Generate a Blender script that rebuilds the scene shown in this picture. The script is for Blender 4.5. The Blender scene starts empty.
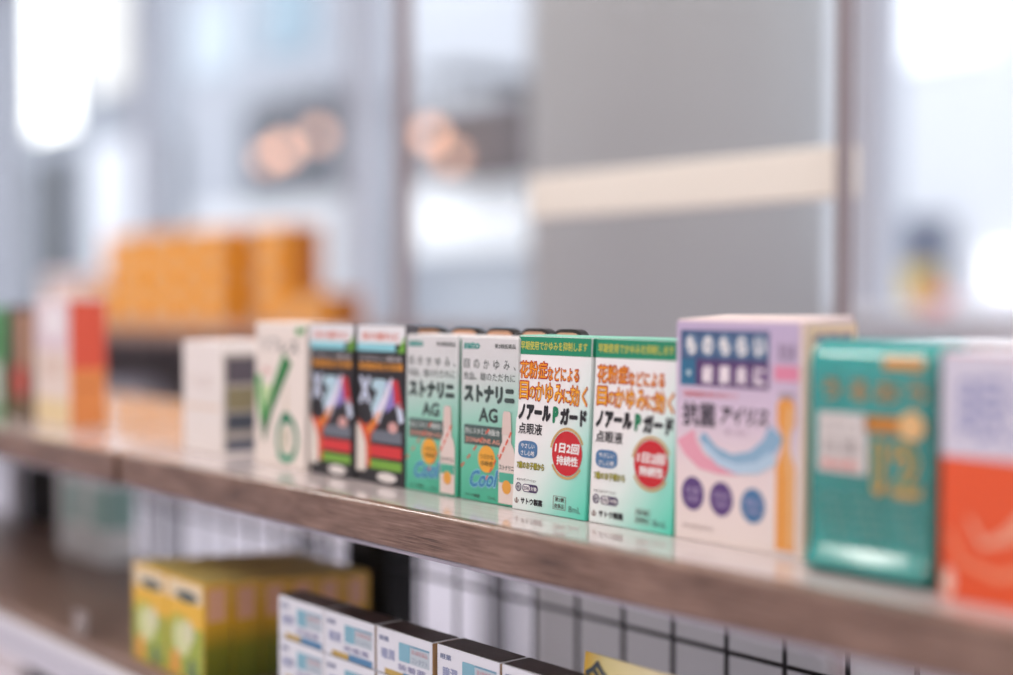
import bpy, bmesh, math, random
from mathutils import Matrix, Vector

random.seed(7)
scene = bpy.context.scene
COL = scene.collection

# ------------------------------------------------------------------ camera
SH = 0.95                       # height of the upper shelf top above the floor
CAM = Vector((0.0, 0.0, SH + 0.10369))
PITCH = math.radians(1.5267)
HEAD = math.radians(39.651)     # angle between the view and the shelf direction
fh = Vector((-math.cos(HEAD), math.sin(HEAD), 0))
F = fh * math.cos(PITCH) - Vector((0, 0, 1)) * math.sin(PITCH)
R = F.cross(Vector((0, 0, 1))).normalized()
U = R.cross(F)
cd = bpy.data.cameras.new('camera')
cam = bpy.data.objects.new('camera', cd)
COL.objects.link(cam)
m3 = Matrix((R, U, -F)).transposed()
cam.matrix_world = Matrix.Translation(CAM) @ m3.to_4x4()
cd.lens = 50.0
cd.sensor_width = 36.0
cd.sensor_fit = 'HORIZONTAL'
cd.clip_start = 0.01
cd.clip_end = 200
cd.dof.use_dof = True
cd.dof.focus_distance = 0.686
cd.dof.aperture_fstop = 1.95
cd.dof.aperture_blades = 0
scene.camera = cam

# ------------------------------------------------------------------ sky and exposure
SKY_STRENGTH = 2.5
w = bpy.data.worlds.new('sky')
scene.world = w
w.use_nodes = True
bg = w.node_tree.nodes['Background']
bg.inputs[0].default_value = (0.95, 0.965, 1.0, 1)
bg.inputs[1].default_value = SKY_STRENGTH
vs = scene.view_settings
vs.view_transform = 'Standard'
vs.look = 'None'
vs.exposure = -0.15
vs.gamma = 1.0
vs.use_curve_mapping = False


# ------------------------------------------------------------------ materials
def lin(h):
    h = h.lstrip('#')
    out = []
    for i in (0, 2, 4):
        c = int(h[i:i + 2], 16) / 255
        out.append(c / 12.92 if c <= 0.04045 else ((c + 0.055) / 1.055) ** 2.4)
    return (*out, 1.0)


_M = {}


def mat(hexcol, rough=0.45, metal=0.0, emit=0.0, spec=0.5):
    key = (hexcol, rough, metal, emit, spec)
    if key in _M:
        return _M[key]
    m = bpy.data.materials.new('paint_' + hexcol.strip('#'))
    m.use_nodes = True
    b = m.node_tree.nodes['Principled BSDF']
    b.inputs['Base Color'].default_value = lin(hexcol)
    b.inputs['Roughness'].default_value = rough
    b.inputs['Metallic'].default_value = metal
    b.inputs['Specular IOR Level'].default_value = spec
    if emit:
        b.inputs['Emission Color'].default_value = lin(hexcol)
        b.inputs['Emission Strength'].default_value = emit
    _M[key] = m
    return m


def ramp_mat(name, stops, direction, rough=0.4, noise=0.0, nscale=(40, 40, 40)):
    """printed gradient along a direction of the object's own coordinates (metres)"""
    m = bpy.data.materials.new(name)
    m.use_nodes = True
    nt = m.node_tree
    b = nt.nodes['Principled BSDF']
    b.inputs['Roughness'].default_value = rough
    tc = nt.nodes.new('ShaderNodeTexCoord')
    dot = nt.nodes.new('ShaderNodeVectorMath')
    dot.operation = 'DOT_PRODUCT'
    dot.inputs[1].default_value = direction
    nt.links.new(tc.outputs['Object'], dot.inputs[0])
    fac = dot.outputs['Value']
    if noise:
        mp = nt.nodes.new('ShaderNodeMapping')
        mp.inputs['Scale'].default_value = nscale
        nt.links.new(tc.outputs['Object'], mp.inputs[0])
        nz = nt.nodes.new('ShaderNodeTexNoise')
        nz.inputs['Scale'].default_value = 1.0
        nz.inputs['Detail'].default_value = 4
        nt.links.new(mp.outputs[0], nz.inputs['Vector'])
        ma = nt.nodes.new('ShaderNodeMath')
        ma.operation = 'MULTIPLY_ADD'
        ma.inputs[1].default_value = noise
        nt.links.new(nz.outputs['Fac'], ma.inputs[0])
        nt.links.new(fac, ma.inputs[2])
        fac = ma.outputs[0]
    r = nt.nodes.new('ShaderNodeValToRGB')
    while len(r.color_ramp.elements) > 1:
        r.color_ramp.elements.remove(r.color_ramp.elements[-1])
    r.color_ramp.elements[0].position = stops[0][0]
    r.color_ramp.elements[0].color = lin(stops[0][1])
    for p, c in stops[1:]:
        e = r.color_ramp.elements.new(p)
        e.color = lin(c)
    nt.links.new(fac, r.inputs[0])
    nt.links.new(r.outputs[0], b.inputs['Base Color'])
    return m


def wood_mat(name, c0, c1, c2, rough=0.4, scale=(3, 90, 120), bump=0.15):
    m = bpy.data.materials.new(name)
    m.use_nodes = True
    nt = m.node_tree
    b = nt.nodes['Principled BSDF']
    b.inputs['Roughness'].default_value = rough
    tc = nt.nodes.new('ShaderNodeTexCoord')
    mp = nt.nodes.new('ShaderNodeMapping')
    mp.inputs['Scale'].default_value = scale
    nt.links.new(tc.outputs['Object'], mp.inputs[0])
    n1 = nt.nodes.new('ShaderNodeTexNoise')
    n1.inputs['Scale'].default_value = 4.0
    n1.inputs['Detail'].default_value = 6
    n1.inputs['Roughness'].default_value = 0.65
    n1.inputs['Distortion'].default_value = 0.6
    nt.links.new(mp.outputs[0], n1.inputs['Vector'])
    mp2 = nt.nodes.new('ShaderNodeMapping')
    mp2.inputs['Scale'].default_value = (12, 12, 30)
    nt.links.new(tc.outputs['Object'], mp2.inputs[0])
    n2 = nt.nodes.new('ShaderNodeTexNoise')
    n2.inputs['Scale'].default_value = 1.6
    n2.inputs['Detail'].default_value = 3
    nt.links.new(mp2.outputs[0], n2.inputs['Vector'])
    mx = nt.nodes.new('ShaderNodeMath')
    mx.operation = 'MULTIPLY_ADD'
    mx.inputs[1].default_value = 0.35
    nt.links.new(n2.outputs['Fac'], mx.inputs[0])
    ms = nt.nodes.new('ShaderNodeMath')
    ms.operation = 'MULTIPLY'
    ms.inputs[1].default_value = 0.65
    nt.links.new(n1.outputs['Fac'], ms.inputs[0])
    nt.links.new(ms.outputs[0], mx.inputs[2])
    r = nt.nodes.new('ShaderNodeValToRGB')
    r.color_ramp.elements[0].position = 0.36
    r.color_ramp.elements[0].color = lin(c0)
    r.color_ramp.elements[1].position = 0.66
    r.color_ramp.elements[1].color = lin(c2)
    e = r.color_ramp.elements.new(0.5)
    e.color = lin(c1)
    nt.links.new(mx.outputs[0], r.inputs[0])
    nt.links.new(r.outputs[0], b.inputs['Base Color'])
    bp = nt.nodes.new('ShaderNodeBump')
    bp.inputs['Strength'].default_value = bump
    bp.inputs['Distance'].default_value = 0.001
    nt.links.new(n1.outputs['Fac'], bp.inputs['Height'])
    nt.links.new(bp.outputs[0], b.inputs['Normal'])
    return m


def noise_mat(name, c0, c1, scale=3.0, rough=0.5, lo=0.35, hi=0.65):
    m = bpy.data.materials.new(name)
    m.use_nodes = True
    nt = m.node_tree
    b = nt.nodes['Principled BSDF']
    b.inputs['Roughness'].default_value = rough
    tc = nt.nodes.new('ShaderNodeTexCoord')
    n = nt.nodes.new('ShaderNodeTexNoise')
    n.inputs['Scale'].default_value = scale
    n.inputs['Detail'].default_value = 4
    nt.links.new(tc.outputs['Object'], n.inputs['Vector'])
    r = nt.nodes.new('ShaderNodeValToRGB')
    r.color_ramp.elements[0].position = lo
    r.color_ramp.elements[0].color = lin(c0)
    r.color_ramp.elements[1].position = hi
    r.color_ramp.elements[1].color = lin(c1)
    nt.links.new(n.outputs['Fac'], r.inputs[0])
    nt.links.new(r.outputs[0], b.inputs['Base Color'])
    return m


def glass_mat():
    m = bpy.data.materials.new('window_glass')
    m.use_nodes = True
    nt = m.node_tree
    nt.nodes.clear()
    out = nt.nodes.new('ShaderNodeOutputMaterial')
    mix = nt.nodes.new('ShaderNodeMixShader')
    mix.inputs[0].default_value = 0.06
    t = nt.nodes.new('ShaderNodeBsdfTransparent')
    t.inputs[0].default_value = (0.97, 0.985, 0.99, 1)
    g = nt.nodes.new('ShaderNodeBsdfGlossy')
    g.inputs['Roughness'].default_value = 0.02
    nt.links.new(t.outputs[0], mix.inputs[1])
    nt.links.new(g.outputs[0], mix.inputs[2])
    nt.links.new(mix.outputs[0], out.inputs[0])
    return m


# ------------------------------------------------------------------ object helpers
def link(name, me, parent=None, m=None):
    o = bpy.data.objects.new(name, me)
    COL.objects.link(o)
    if parent is not None:
        o.parent = parent
    if m is not None and me is not None:
        me.materials.clear()
        me.materials.append(m)
    return o


def tag(o, label=None, cat=None, group=None, kind=None):
    if label:
        o['label'] = label
    if cat:
        o['category'] = cat
    if group:
        o['group'] = group
    if kind:
        o['kind'] = kind
    return o


def empty(name, loc=(0, 0, 0), label=None, cat=None, group=None, kind=None):
    o = bpy.data.objects.new(name, None)
    o.empty_display_size = 0.02
    COL.objects.link(o)
    o.location = loc
    return tag(o, label, cat, group, kind)


def copy_tree(o, parent=None):
    c = o.copy()
    COL.objects.link(c)
    c.parent = parent
    for ch in list(o.children):
        copy_tree(ch, c)
    return c


def bm_mesh(bm, name, smooth=False):
    me = bpy.data.meshes.new(name)
    bmesh.ops.recalc_face_normals(bm, faces=bm.faces)
    bm.to_mesh(me)
    bm.free()
    if smooth:
        for p in me.polygons:
            p.use_smooth = True
    return me


def bm_box(bm, x0, x1, y0, y1, z0, z1):
    v = [bm.verts.new((x, y, z)) for z in (z0, z1) for y in (y0, y1) for x in (x0, x1)]
    for f in ((0, 1, 3, 2), (4, 6, 7, 5), (0, 4, 5, 1), (2, 3, 7, 6), (0, 2, 6, 4), (1, 5, 7, 3)):
        bm.faces.new([v[i] for i in f])


def box(name, x0, x1, y0, y1, z0, z1, m, parent=None, bevel=0.0, seg=2):
    bm = bmesh.new()
    bm_box(bm, x0, x1, y0, y1, z0, z1)
    if bevel:
        bmesh.ops.bevel(bm, geom=list(bm.edges), offset=bevel, segments=seg, affect='EDGES', profile=0.5)
    return link(name, bm_mesh(bm, name), parent, m)


def tube_mesh(p0, p1, r, seg=8):
    p0, p1 = Vector(p0), Vector(p1)
    d = (p1 - p0)
    bm = bmesh.new()
    q = d.to_track_quat('Z', 'Y').to_matrix()
    ring = []
    for p in (p0, p1):
        ring.append([bm.verts.new(p + q @ Vector((r * math.cos(2 * math.pi * i / seg), r * math.sin(2 * math.pi * i / seg), 0))) for i in range(seg)])
    for i in range(seg):
        j = (i + 1) % seg
        bm.faces.new((ring[0][i], ring[0][j], ring[1][j], ring[1][i]))
    bm.faces.new(ring[0])
    bm.faces.new(ring[1])
    return bm_mesh(bm, 'tube')


def lathe_mesh(profile, seg=32, smooth=True):
    bm = bmesh.new()
    rings = []
    for r, z in profile:
        if r < 1e-6:
            rings.append([bm.verts.new((0, 0, z))])
        else:
            rings.append([bm.verts.new((r * math.cos(2 * math.pi * i / seg), r * math.sin(2 * math.pi * i / seg), z)) for i in range(seg)])
    for a, b in zip(rings, rings[1:]):
        for i in range(seg):
            j = (i + 1) % seg
            if len(a) == 1 and len(b) == 1:
                continue
            if len(a) == 1:
                bm.faces.new((a[0], b[j], b[i]))
            elif len(b) == 1:
                bm.faces.new((a[i], a[j], b[0]))
            else:
                bm.faces.new((a[i], a[j], b[j], b[i]))
    return bm_mesh(bm, 'lathe', smooth)


_T = {}


def text_mesh(s, bold=0.0):
    """lettering as flat mesh data, normalised to the unit square"""
    key = (s, bold)
    if key in _T:
        return _T[key]
    c = bpy.data.curves.new('lettering', 'FONT')
    c.body = s
    c.resolution_u = 2
    c.space_line = 0.95
    o = bpy.data.objects.new('lettering', c)
    COL.objects.link(o)
    dg = bpy.context.evaluated_depsgraph_get()
    me = bpy.data.meshes.new_from_object(o.evaluated_get(dg))
    v0 = [(v.co.x, v.co.y) for v in me.vertices]
    f0 = [tuple(p.vertices) for p in me.polygons]
    bpy.data.objects.remove(o)
    bpy.data.curves.remove(c)
    bpy.data.meshes.remove(me)
    shifts = [(0, 0)]
    if bold:
        shifts = [(bold * math.cos(math.radians(a)), bold * math.sin(math.radians(a))) for a in range(0, 360, 45)]
        shifts += [(0, 0)]
    vs_, fs = [], []
    for dx, dy in shifts:
        n0 = len(vs_)
        vs_ += [(x + dx, y + dy) for x, y in v0]
        fs += [tuple(i + n0 for i in p) for p in f0]
    x0 = min(v[0] for v in vs_)
    x1 = max(v[0] for v in vs_)
    y0 = min(v[1] for v in vs_)
    y1 = max(v[1] for v in vs_)
    nv = len(v0)
    vs_ = [((v[0] - x0) / (x1 - x0), (v[1] - y0) / (y1 - y0), i // nv) for i, v in enumerate(vs_)]
    _T[key] = (vs_, fs)
    return _T[key]


class Face:
    """printable face of a carton; u runs left to right, t from the top edge down, both 0..1"""
    STEP = 0.00007

    def __init__(self, origin, du, dv, n, w_, h_, lean=0.0, parent=None):
        self.o, self.du, self.dv, self.n = Vector(origin), Vector(du), Vector(dv), Vector(n)
        self.w, self.h, self.lean, self.parent = w_, h_, lean, parent

    def pt(self, u, t, layer):
        p = self.o + self.du * (u * self.w) + self.dv * ((1 - t) * self.h) + self.n * (0.00008 + self.STEP * layer)
        p.y += self.lean * p.z
        return p

    def mesh(self, name, uvs, faces, m, layer=0, parent=None):
        me = bpy.data.meshes.new(name)
        me.from_pydata([self.pt(u, t, layer) for u, t in uvs], [], faces)
        me.update()
        return link(name, me, parent or self.parent, m)

    def poly(self, name, pts, m, layer=0, parent=None):
        return self.mesh(name, pts, [tuple(range(len(pts)))], m, layer, parent)

    def rect(self, name, u0, u1, t0, t1, m, layer=0, parent=None):
        return self.poly(name, [(u0, t1), (u1, t1), (u1, t0), (u0, t0)], m, layer, parent)

    def rrect(self, name, u0, u1, t0, t1, r, m, layer=0, parent=None):
        """r in metres"""
        ru, rt = r / self.w, r / self.h
        pts = []
        for cu, ct, a0 in ((u1 - ru, t1 - rt, 0), (u0 + ru, t1 - rt, 90), (u0 + ru, t0 + rt, 180), (u1 - ru, t0 + rt, 270)):
            for k in range(6):
                a = math.radians(a0 + k * 18)
                pts.append((cu + ru * math.cos(a), ct + rt * math.sin(a)))
        return self.poly(name, pts, m, layer, parent)

    def ellipse(self, name, cu, ct, ru, rt, m, layer=0, parent=None, n=32, wob=None):
        pts = []
        for k in range(n):
            a = 2 * math.pi * k / n
            s = 1 + (wob[0] * math.cos(wob[1] * a + wob[2]) if wob else 0)
            pts.append((cu + ru * s * math.cos(a), ct + rt * s * math.sin(a)))
        return self.poly(name, pts, m, layer, parent)

    def ring(self, name, cu, ct, ru, rt, k, m, layer=0, parent=None, a0=0, a1=360, n=36):
        pts, fs = [], []
        for i in range(n + 1):
            a = math.radians(a0 + (a1 - a0) * i / n)
            pts.append((cu + ru * math.cos(a), ct + rt * math.sin(a)))
            pts.append((cu + ru * k * math.cos(a), ct + rt * k * math.sin(a)))
        for i in range(n):
            fs.append((2 * i, 2 * i + 2, 2 * i + 3, 2 * i + 1))
        return self.mesh(name, pts, fs, m, layer, parent)

    def stroke(self, name, pts, width, m, layer=0, parent=None):
        """polyline ribbon, width in fractions of the face width (start, end)"""
        w0, w1 = (width, width) if not isinstance(width, tuple) else width
        asp = self.w / self.h
        L, fs = [], []
        n = len(pts)
        for i, (u, t) in enumerate(pts):
            a = pts[max(i - 1, 0)]
            b = pts[min(i + 1, n - 1)]
            dx, dy = (b[0] - a[0]), (b[1] - a[1]) / asp
            l = math.hypot(dx, dy) or 1
            ww = (w0 + (w1 - w0) * i / (n - 1)) / 2
            nx, ny = -dy / l * ww, dx / l * ww
            L += [(u + nx, t + ny * asp), (u - nx, t - ny * asp)]
        for i in range(n - 1):
            fs.append((2 * i, 2 * i + 1, 2 * i + 3, 2 * i + 2))
        return self.mesh(name, L, fs, m, layer, parent)

    def text(self, s, u0, u1, t0, t1, m, bold=0.0, layer=1, parent=None, name='lettering', slant=0.0, rise=0.0):
        vs_, fs = text_mesh(s, bold)
        me = bpy.data.meshes.new(name)
        me.from_pydata([self.pt(u0 + (x + slant * (y - 0.5)) * (u1 - u0), t1 - y * (t1 - t0) - rise * x, layer + 0.05 * k) for x, y, k in vs_], [], fs)
        me.update()
        return link(name, me, parent or self.parent, m)


def carton(name, w_, d_, h_, m, lean=0.0, bevel=0.0006, flap=True, flap_mat=None, body='carton_body'):
    """an upright folding carton: Empty at the front bottom left corner, body, tuck flap"""
    root = empty(name)
    bm = bmesh.new()
    bm_box(bm, 0, w_, 0, d_, 0, h_)
    bmesh.ops.bevel(bm, geom=list(bm.edges), offset=bevel, segments=2, affect='EDGES', profile=0.5)
    for v in bm.verts:
        v.co.y += lean * v.co.z
    link(body, bm_mesh(bm, body), root, m)
    if flap:
        bm = bmesh.new()
        bm_box(bm, 0.0006, w_ - 0.0006, 0.0004, d_ - 0.0012, h_ - 0.0002, h_ + 0.00045)
        bmesh.ops.bevel(bm, geom=list(bm.edges), offset=0.0002, segments=1, affect='EDGES')
        for v in bm.verts:
            v.co.y += lean * v.co.z
        link('top_flap', bm_mesh(bm, 'top_flap'), root, flap_mat or m)
    fr = Face((0, 0, 0), (1, 0, 0), (0, 0, 1), (0, -1, 0), w_, h_, lean, root)
    sd = Face((w_, 0, 0), (0, 1, 0), (0, 0, 1), (1, 0, 0), d_, h_, lean, root)
    return root, fr, sd


def place(root, x, y, z, label=None, cat='box', group=None, rz=0.0):
    root.location = (x, y, z)
    root.rotation_euler = (0, 0, math.radians(rz))
    return tag(root, label, cat, group)


# ------------------------------------------------------------------ the shop: floor, ceiling, walls, window front
FLOOR_M = noise_mat('floor_stone', '#cdc4cf', '#d8d0da', 2.0, 0.35)
WALL_M = noise_mat('wall_paint', '#e4e1e1', '#ebe8e8', 1.2, 0.8)
FRAME_M = mat('#c9ccd6', 0.4)
GLASS = glass_mat()
tag(box('floor', -11, 3.2, -3.2, 3.6, -0.1, 0.0, FLOOR_M), 'pale polished shop floor under the shelves', 'floor', kind='structure')
tag(box('ceiling', -11, 3.2, -3.2, 3.6, 3.25, 3.4, mat('#dedddd', 0.9)), 'white ceiling above the shop', 'ceiling', kind='structure')
tag(box('wall_rear', -11, 3.2, -3.3, -3.2, 0, 3.25, WALL_M), 'plain pale wall on the aisle side of the shop', 'wall', kind='structure')
tag(box('wall_right', 3.2, 3.3, -3.2, 3.6, 0, 3.25, WALL_M), 'plain pale wall at the near end of the shop', 'wall', kind='structure')
tag(box('wall_left', -11.1, -11, -3.2, 3.6, 0, 3.25, WALL_M), 'plain pale wall at the far end of the shop', 'wall', kind='structure')
# window front along y = 3.5: pale metal mullions and panes
mull = [-10.9, -9.5, -7.4, -5.19, -2.52, -0.2, 3.1]
for i in range(len(mull) - 1):
    a, b = mull[i], mull[i + 1]
    wn = empty('window_%d' % (i + 1), ((a + b) / 2, 3.5, 0), 'tall shop window in pale metal frame, bay %d from the far end' % (i + 1), 'window', kind='structure')
    hw = (b - a) / 2
    box('mullion', -hw - 0.06, -hw + 0.06, -0.06, 0.06, 0.0, 3.25, FRAME_M, wn, 0.006)
    box('sill_rail', -hw + 0.061, hw - 0.061, -0.04, 0.04, 0.0, 0.12, FRAME_M, wn, 0.004)
    box('head_rail', -hw + 0.061, hw - 0.061, -0.04, 0.04, 3.14, 3.25, FRAME_M, wn, 0.004)
    box('pane', -hw + 0.062, hw - 0.062, -0.004, 0.004, 0.121, 3.139, GLASS, wn)
    if i == len(mull) - 2:
        box('mullion', hw - 0.06, hw + 0.06, -0.06, 0.06, 0.0, 3.25, FRAME_M, wn, 0.006)

# ceiling lamps over aisle and far side; column and right-wall panels added for light
LAMPS = [(-0.45, 0.15, 20, 'straight over the shelf'), (-0.2, -1.9, 20, 'over the near aisle'), (-2.25, -1.25, 32, 'over the middle aisle'),
         (-3.8, 0.4, 62, 'added to light the left of the round column'), (0.9, 2.0, 26, 'added to light the right of the round column'), (1.9, -0.6, 20, 'added near the right wall to light the carton sides'), (-6.5, 0.6, 26, 'near the far wall')]
for lx, ly, lw, lt in LAMPS:
    t = empty('ceiling_lamp', (lx, ly, 3.25), 'flat white ceiling lamp panel, ' + lt, 'lamp', 'ceiling lamp panels')
    box('frame', -0.62, 0.62, -0.32, 0.32, -0.05, -0.001, mat('#e8e8e8', 0.5), t, 0.004)
    box('diffuser', -0.58, 0.58, -0.28, 0.28, -0.056, -0.0505, mat('#fff6ee', 0.6, 0, 2.0), t)
    ld = bpy.data.lights.new('lamp_light', 'AREA')
    ld.shape = 'RECTANGLE'
    ld.size, ld.size_y = 1.16, 0.56
    ld.energy = lw
    ld.color = (1.0, 0.95, 0.9)
    lo = bpy.data.objects.new('lamp_light', ld)
    COL.objects.link(lo)
    lo.parent = t
    lo.location = (0, 0, -0.06)

# ------------------------------------------------------------------ street beyond the glass
tag(box('ground', -45, 12, 3.6, 30, -0.2, -0.02, noise_mat('pavement', '#b9babf', '#c9c9cc', 1.5, 0.7)), 'pale paved street outside the shop window', 'ground', kind='structure')


def building(name, x0, x1, h_, hexcol, label):
    r_ = empty(name, ((x0 + x1) / 2, 8.0, 0), label, 'building')
    box('wall', x0 - r_.location.x, x1 - r_.location.x, 0, 4.0, -0.02, h_, noise_mat('render_' + hexcol[1:], hexcol, hexcol, 1, 0.8), r_)
    return r_


def bpart(b_, name, x0, x1, z0, z1, y0, y1, m, parent=None, bevel=0.0):
    cx_ = b_.location.x
    return box(name, x0 - cx_, x1 - cx_, y0, y1, z0, z1, m, parent or b_, bevel)


LIT = mat('#fffdf6', 0.5, 0, 3.2)
LIT2 = mat('#e2dfdb', 0.5)
b1 = building('street_building', -34, -15.95, 7.5, '#8c909b', 'grey building at the far left with blazing upper windows')
bpart(b1, 'lit_window', -20.48, -19.25, 3.5, 6.4, -0.08, 0.02, LIT)
bpart(b1, 'lit_window', -18.5, -17.33, 3.83, 6.4, -0.08, 0.02, LIT2)
bpart(b1, 'doorway', -20.7, -19.15, 0.0, 3.1, -0.05, 0.02, mat('#3e424b', 0.6))
bpart(b1, 'pillar', -17.55, -16.1, 0.0, 3.06, -0.5, 0.02, mat('#d5d7df', 0.7), bevel=0.03)
bpart(b1, 'doorway', -16.95, -15.97, 0.0, 3.1, -0.05, 0.02, mat('#5c5e68', 0.6))

b2 = building('street_building', -15.9, -11.25, 7.5, '#aaadb7', 'pale building with a dark lamp lit entrance, left of the dark pole')
bpart(b2, 'window', -13.86, -12.8, 3.74, 4.6, -0.05, 0.02, mat('#8aa0b0', 0.2))
bpart(b2, 'window', -15.6, -14.4, 3.7, 4.6, -0.05, 0.02, mat('#b4bfcb', 0.2))
bpart(b2, 'entrance', -14.3, -12.37, 0.0, 3.24, -0.05, 0.02, mat('#575a63', 0.6))
bpart(b2, 'counter_front', -14.3, -11.3, 0.0, 2.06, -0.7, -0.055, mat('#d4d5da', 0.7), bevel=0.03)

b3 = building('street_building', -11.2, -7.45, 7.5, '#cdd0d8', 'pale building with a dark canopy, right of the dark pole')
bpart(b3, 'canopy', -9.9, -8.67, 2.07, 2.67, -0.8, 0.02, mat('#6e6465', 0.7), bevel=0.03)
bpart(b3, 'sign_board', -10.7, -8.6, 1.49, 2.06, -0.3, 0.02, mat('#f4f5f8', 0.5, 0, 0.35), bevel=0.02)  # faint glow added to keep the white board bright
bpart(b3, 'shop_window', -11.1, -8.8, 0.1, 1.46, -0.05, 0.02, mat('#b4b9c3', 0.3))

b4 = building('street_building', -7.4, 6.0, 7.5, '#eceff6', 'white building with a grey window, behind the right pole')
bpart(b4, 'window', -5.58, -5.15, 1.12, 1.6, -0.05, 0.02, mat('#6d7488', 0.3))
bpart(b4, 'lit_window', -4.88, -4.6, 1.1, 1.36, -0.05, 0.02, mat('#fdfbff', 0.4, 0, 1.6))
bpart(b4, 'lit_window', -5.68, -4.87, 2.6, 3.3, -0.05, 0.02, mat('#f7f9ff', 0.4, 0, 1.0))
bpart(b4, 'ledge', -7.3, -3.0, 0.0, 1.0, -0.25, 0.02, mat('#dfe1ea', 0.6))
sg = empty('poster_stand', (-5.10, 7.6, -0.02), 'yellow and red poster stand across the street, far right', 'sign')
box('post', -0.02, 0.02, 0.02, 0.06, 0.0, 1.28, mat('#8a8d92', 0.5), sg)
box('yellow_panel', -0.15, 0.08, -0.01, 0.0195, 1.05, 1.28, mat('#e2c25a', 0.5), sg)
box('red_panel', 0.0, 0.2, -0.03, -0.0105, 1.02, 1.13, mat('#e0584e', 0.5), sg)


def globe(x, y, z, r_, top, label, strength=5.0, hexcol='#ffbf9e'):
    g = empty('globe_lamp', (x, y, z), label, 'lamp', 'warm globe lamps across the street')
    prof = [(0, -r_)] + [(r_ * math.sin(math.radians(a)), -r_ * math.cos(math.radians(a))) for a in range(20, 180, 20)] + [(0, r_)]
    link('globe', lathe_mesh(prof, 16), g, mat(hexcol, 0.5, 0, strength))
    link('rod', tube_mesh((0, 0, r_ * 0.98), (0, 0, top - z), 0.012, 6), g, mat('#5a5554', 0.5))
    return g


globe(-11.81, 7.0, 2.49, 0.09, 3.0, 'left bright warm globe lamp in the pale building entrance', 3.0)
globe(-12.12, 7.0, 2.43, 0.07, 3.0, 'faint leftmost warm globe lamp in the pale building entrance', 1.8)
globe(-11.18, 7.0, 2.58, 0.08, 3.0, 'right warm globe lamp in the pale building entrance', 2.0)
globe(-9.387, 6.96, 2.42, 0.075, 2.9, 'brighter warm globe lamp in front of the dark canopy', 2.8)
globe(-9.10, 6.96, 2.21, 0.075, 2.9, 'fainter warm globe lamp in front of the dark canopy', 1.7)
tag(box('lamp_beam', -12.3, -11.0, 6.95, 7.995, 3.0, 3.06, mat('#9a9ca4', 0.6)), 'grey beam the entrance lamps hang from', 'beam')
tag(box('lamp_beam', -9.55, -8.95, 6.9, 7.995, 2.9, 2.94, mat('#9a9ca4', 0.6)), 'grey beam above the dark canopy holding two lamps', 'beam')

# round column in the shop
col_m = mat('#acafb1', 0.4)
cl = empty('round_column', (-1.76, 1.86, 0), 'thick round grey column behind the shelf', 'column')
link('shaft', lathe_mesh([(0, 0.0), (0.27, 0.0), (0.27, 3.25), (0, 3.25)], 64), cl, col_m)
for p in cl.children[0].data.polygons:
    p.use_smooth = len(p.vertices) == 4
link('base_ring', lathe_mesh([(0.271, 0.0), (0.285, 0.0), (0.285, 0.1), (0.271, 0.105)], 64), cl, mat('#8c8e90', 0.4))

# white counter near the window, seen above the right cartons
ct = empty('display_counter', (-1.5, 2.55, 0), 'low white display counter by the window, behind the right cartons', 'counter')
box('body', -0.55, 1.3, -0.2, 0.3, 0, 1.0, mat('#e9e8ef', 0.5), ct, 0.005)
box('top', -0.57, 1.32, -0.22, 0.32, 1.0, 1.03, mat('#f2f1f6', 0.3), ct, 0.004)

# slim poles with the cream rail behind the shelf
POLE_M = mat('#8f8386', 0.5)
for px, hw, nm in ((-1.24, 0.007, 'slim brown metal pole standing left of the round column'), (-0.6635, 0.0035, 'slim brown metal pole standing right of the round column'), (-0.09, 0.0035, 'slim brown metal pole past the right end of the shelf')):
    pl = empty('slim_pole', (px, 0.88, 0), nm, 'pole', 'slim poles behind the shelf')
    box('tube', -hw, hw, -0.004, 0.0125, 0.006, 3.25, POLE_M, pl, 0.003)
    box('foot_plate', -0.03, 0.03, -0.03, 0.03, 0, 0.006, mat('#6d6260', 0.5), pl, 0.001)
rl = empty('cream_rail', (-0.66, 0.893, 0), 'cream horizontal rail fixed behind the slim poles', 'rail')
box('rail_board', -0.385, -0.006, 0.0, 0.015, SH + 0.1830, SH + 0.2235, mat('#efe8de', 0.5), rl, 0.002)
for bx in (-0.003,):
    box('bracket', bx - 0.0042, bx - 0.0032, -0.001, 0.0, SH + 0.195, SH + 0.22, mat('#8b7672', 0.5), rl)

# ------------------------------------------------------------------ shelving
EDGE_WOOD = wood_mat('edge_wood', '#4a3830', '#7d6256', '#9c8072', 0.22, (9, 200, 300))
TOP_WOOD = wood_mat('top_laminate', '#b9adae', '#c4b8b7', '#cec3c2', 0.06, (3, 40, 40), 0.0)
TOP_WOOD.node_tree.nodes['Principled BSDF'].inputs['IOR'].default_value = 1.55
LOW_WOOD = wood_mat('low_wood', '#715a50', '#866d61', '#9a7f71', 0.4, (3, 60, 60), 0.05)
ALU = mat('#b4b1ba', 0.25, 0.8)
BLACK = mat('#08080a', 0.7, 0, 0, 0.3)


def edge_strip(x0, x1, z0, z1, depth, r_, m, parent):
    """front edging with a rounded upper arris, front at y = 0"""
    prof = [(depth, z0), (0.0008, z0), (0.0, z0 + 0.0008)]
    for k in range(7):
        a = math.radians(180 - 90 * k / 6)
        prof.append((r_ + r_ * math.cos(a), z1 - r_ + r_ * math.sin(a)))
    prof.append((depth, z1))
    bm = bmesh.new()
    A = [bm.verts.new((x0, y, z)) for y, z in prof]
    B = [bm.verts.new((x1, y, z)) for y, z in prof]
    n = len(prof)
    for i in range(n):
        j = (i + 1) % n
        bm.faces.new((A[i], A[j], B[j], B[i]))
    bm.faces.new(A)
    bm.faces.new(B)
    me = bm_mesh(bm, 'edge_band')
    return link('edge_band', me, parent, m)


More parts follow.
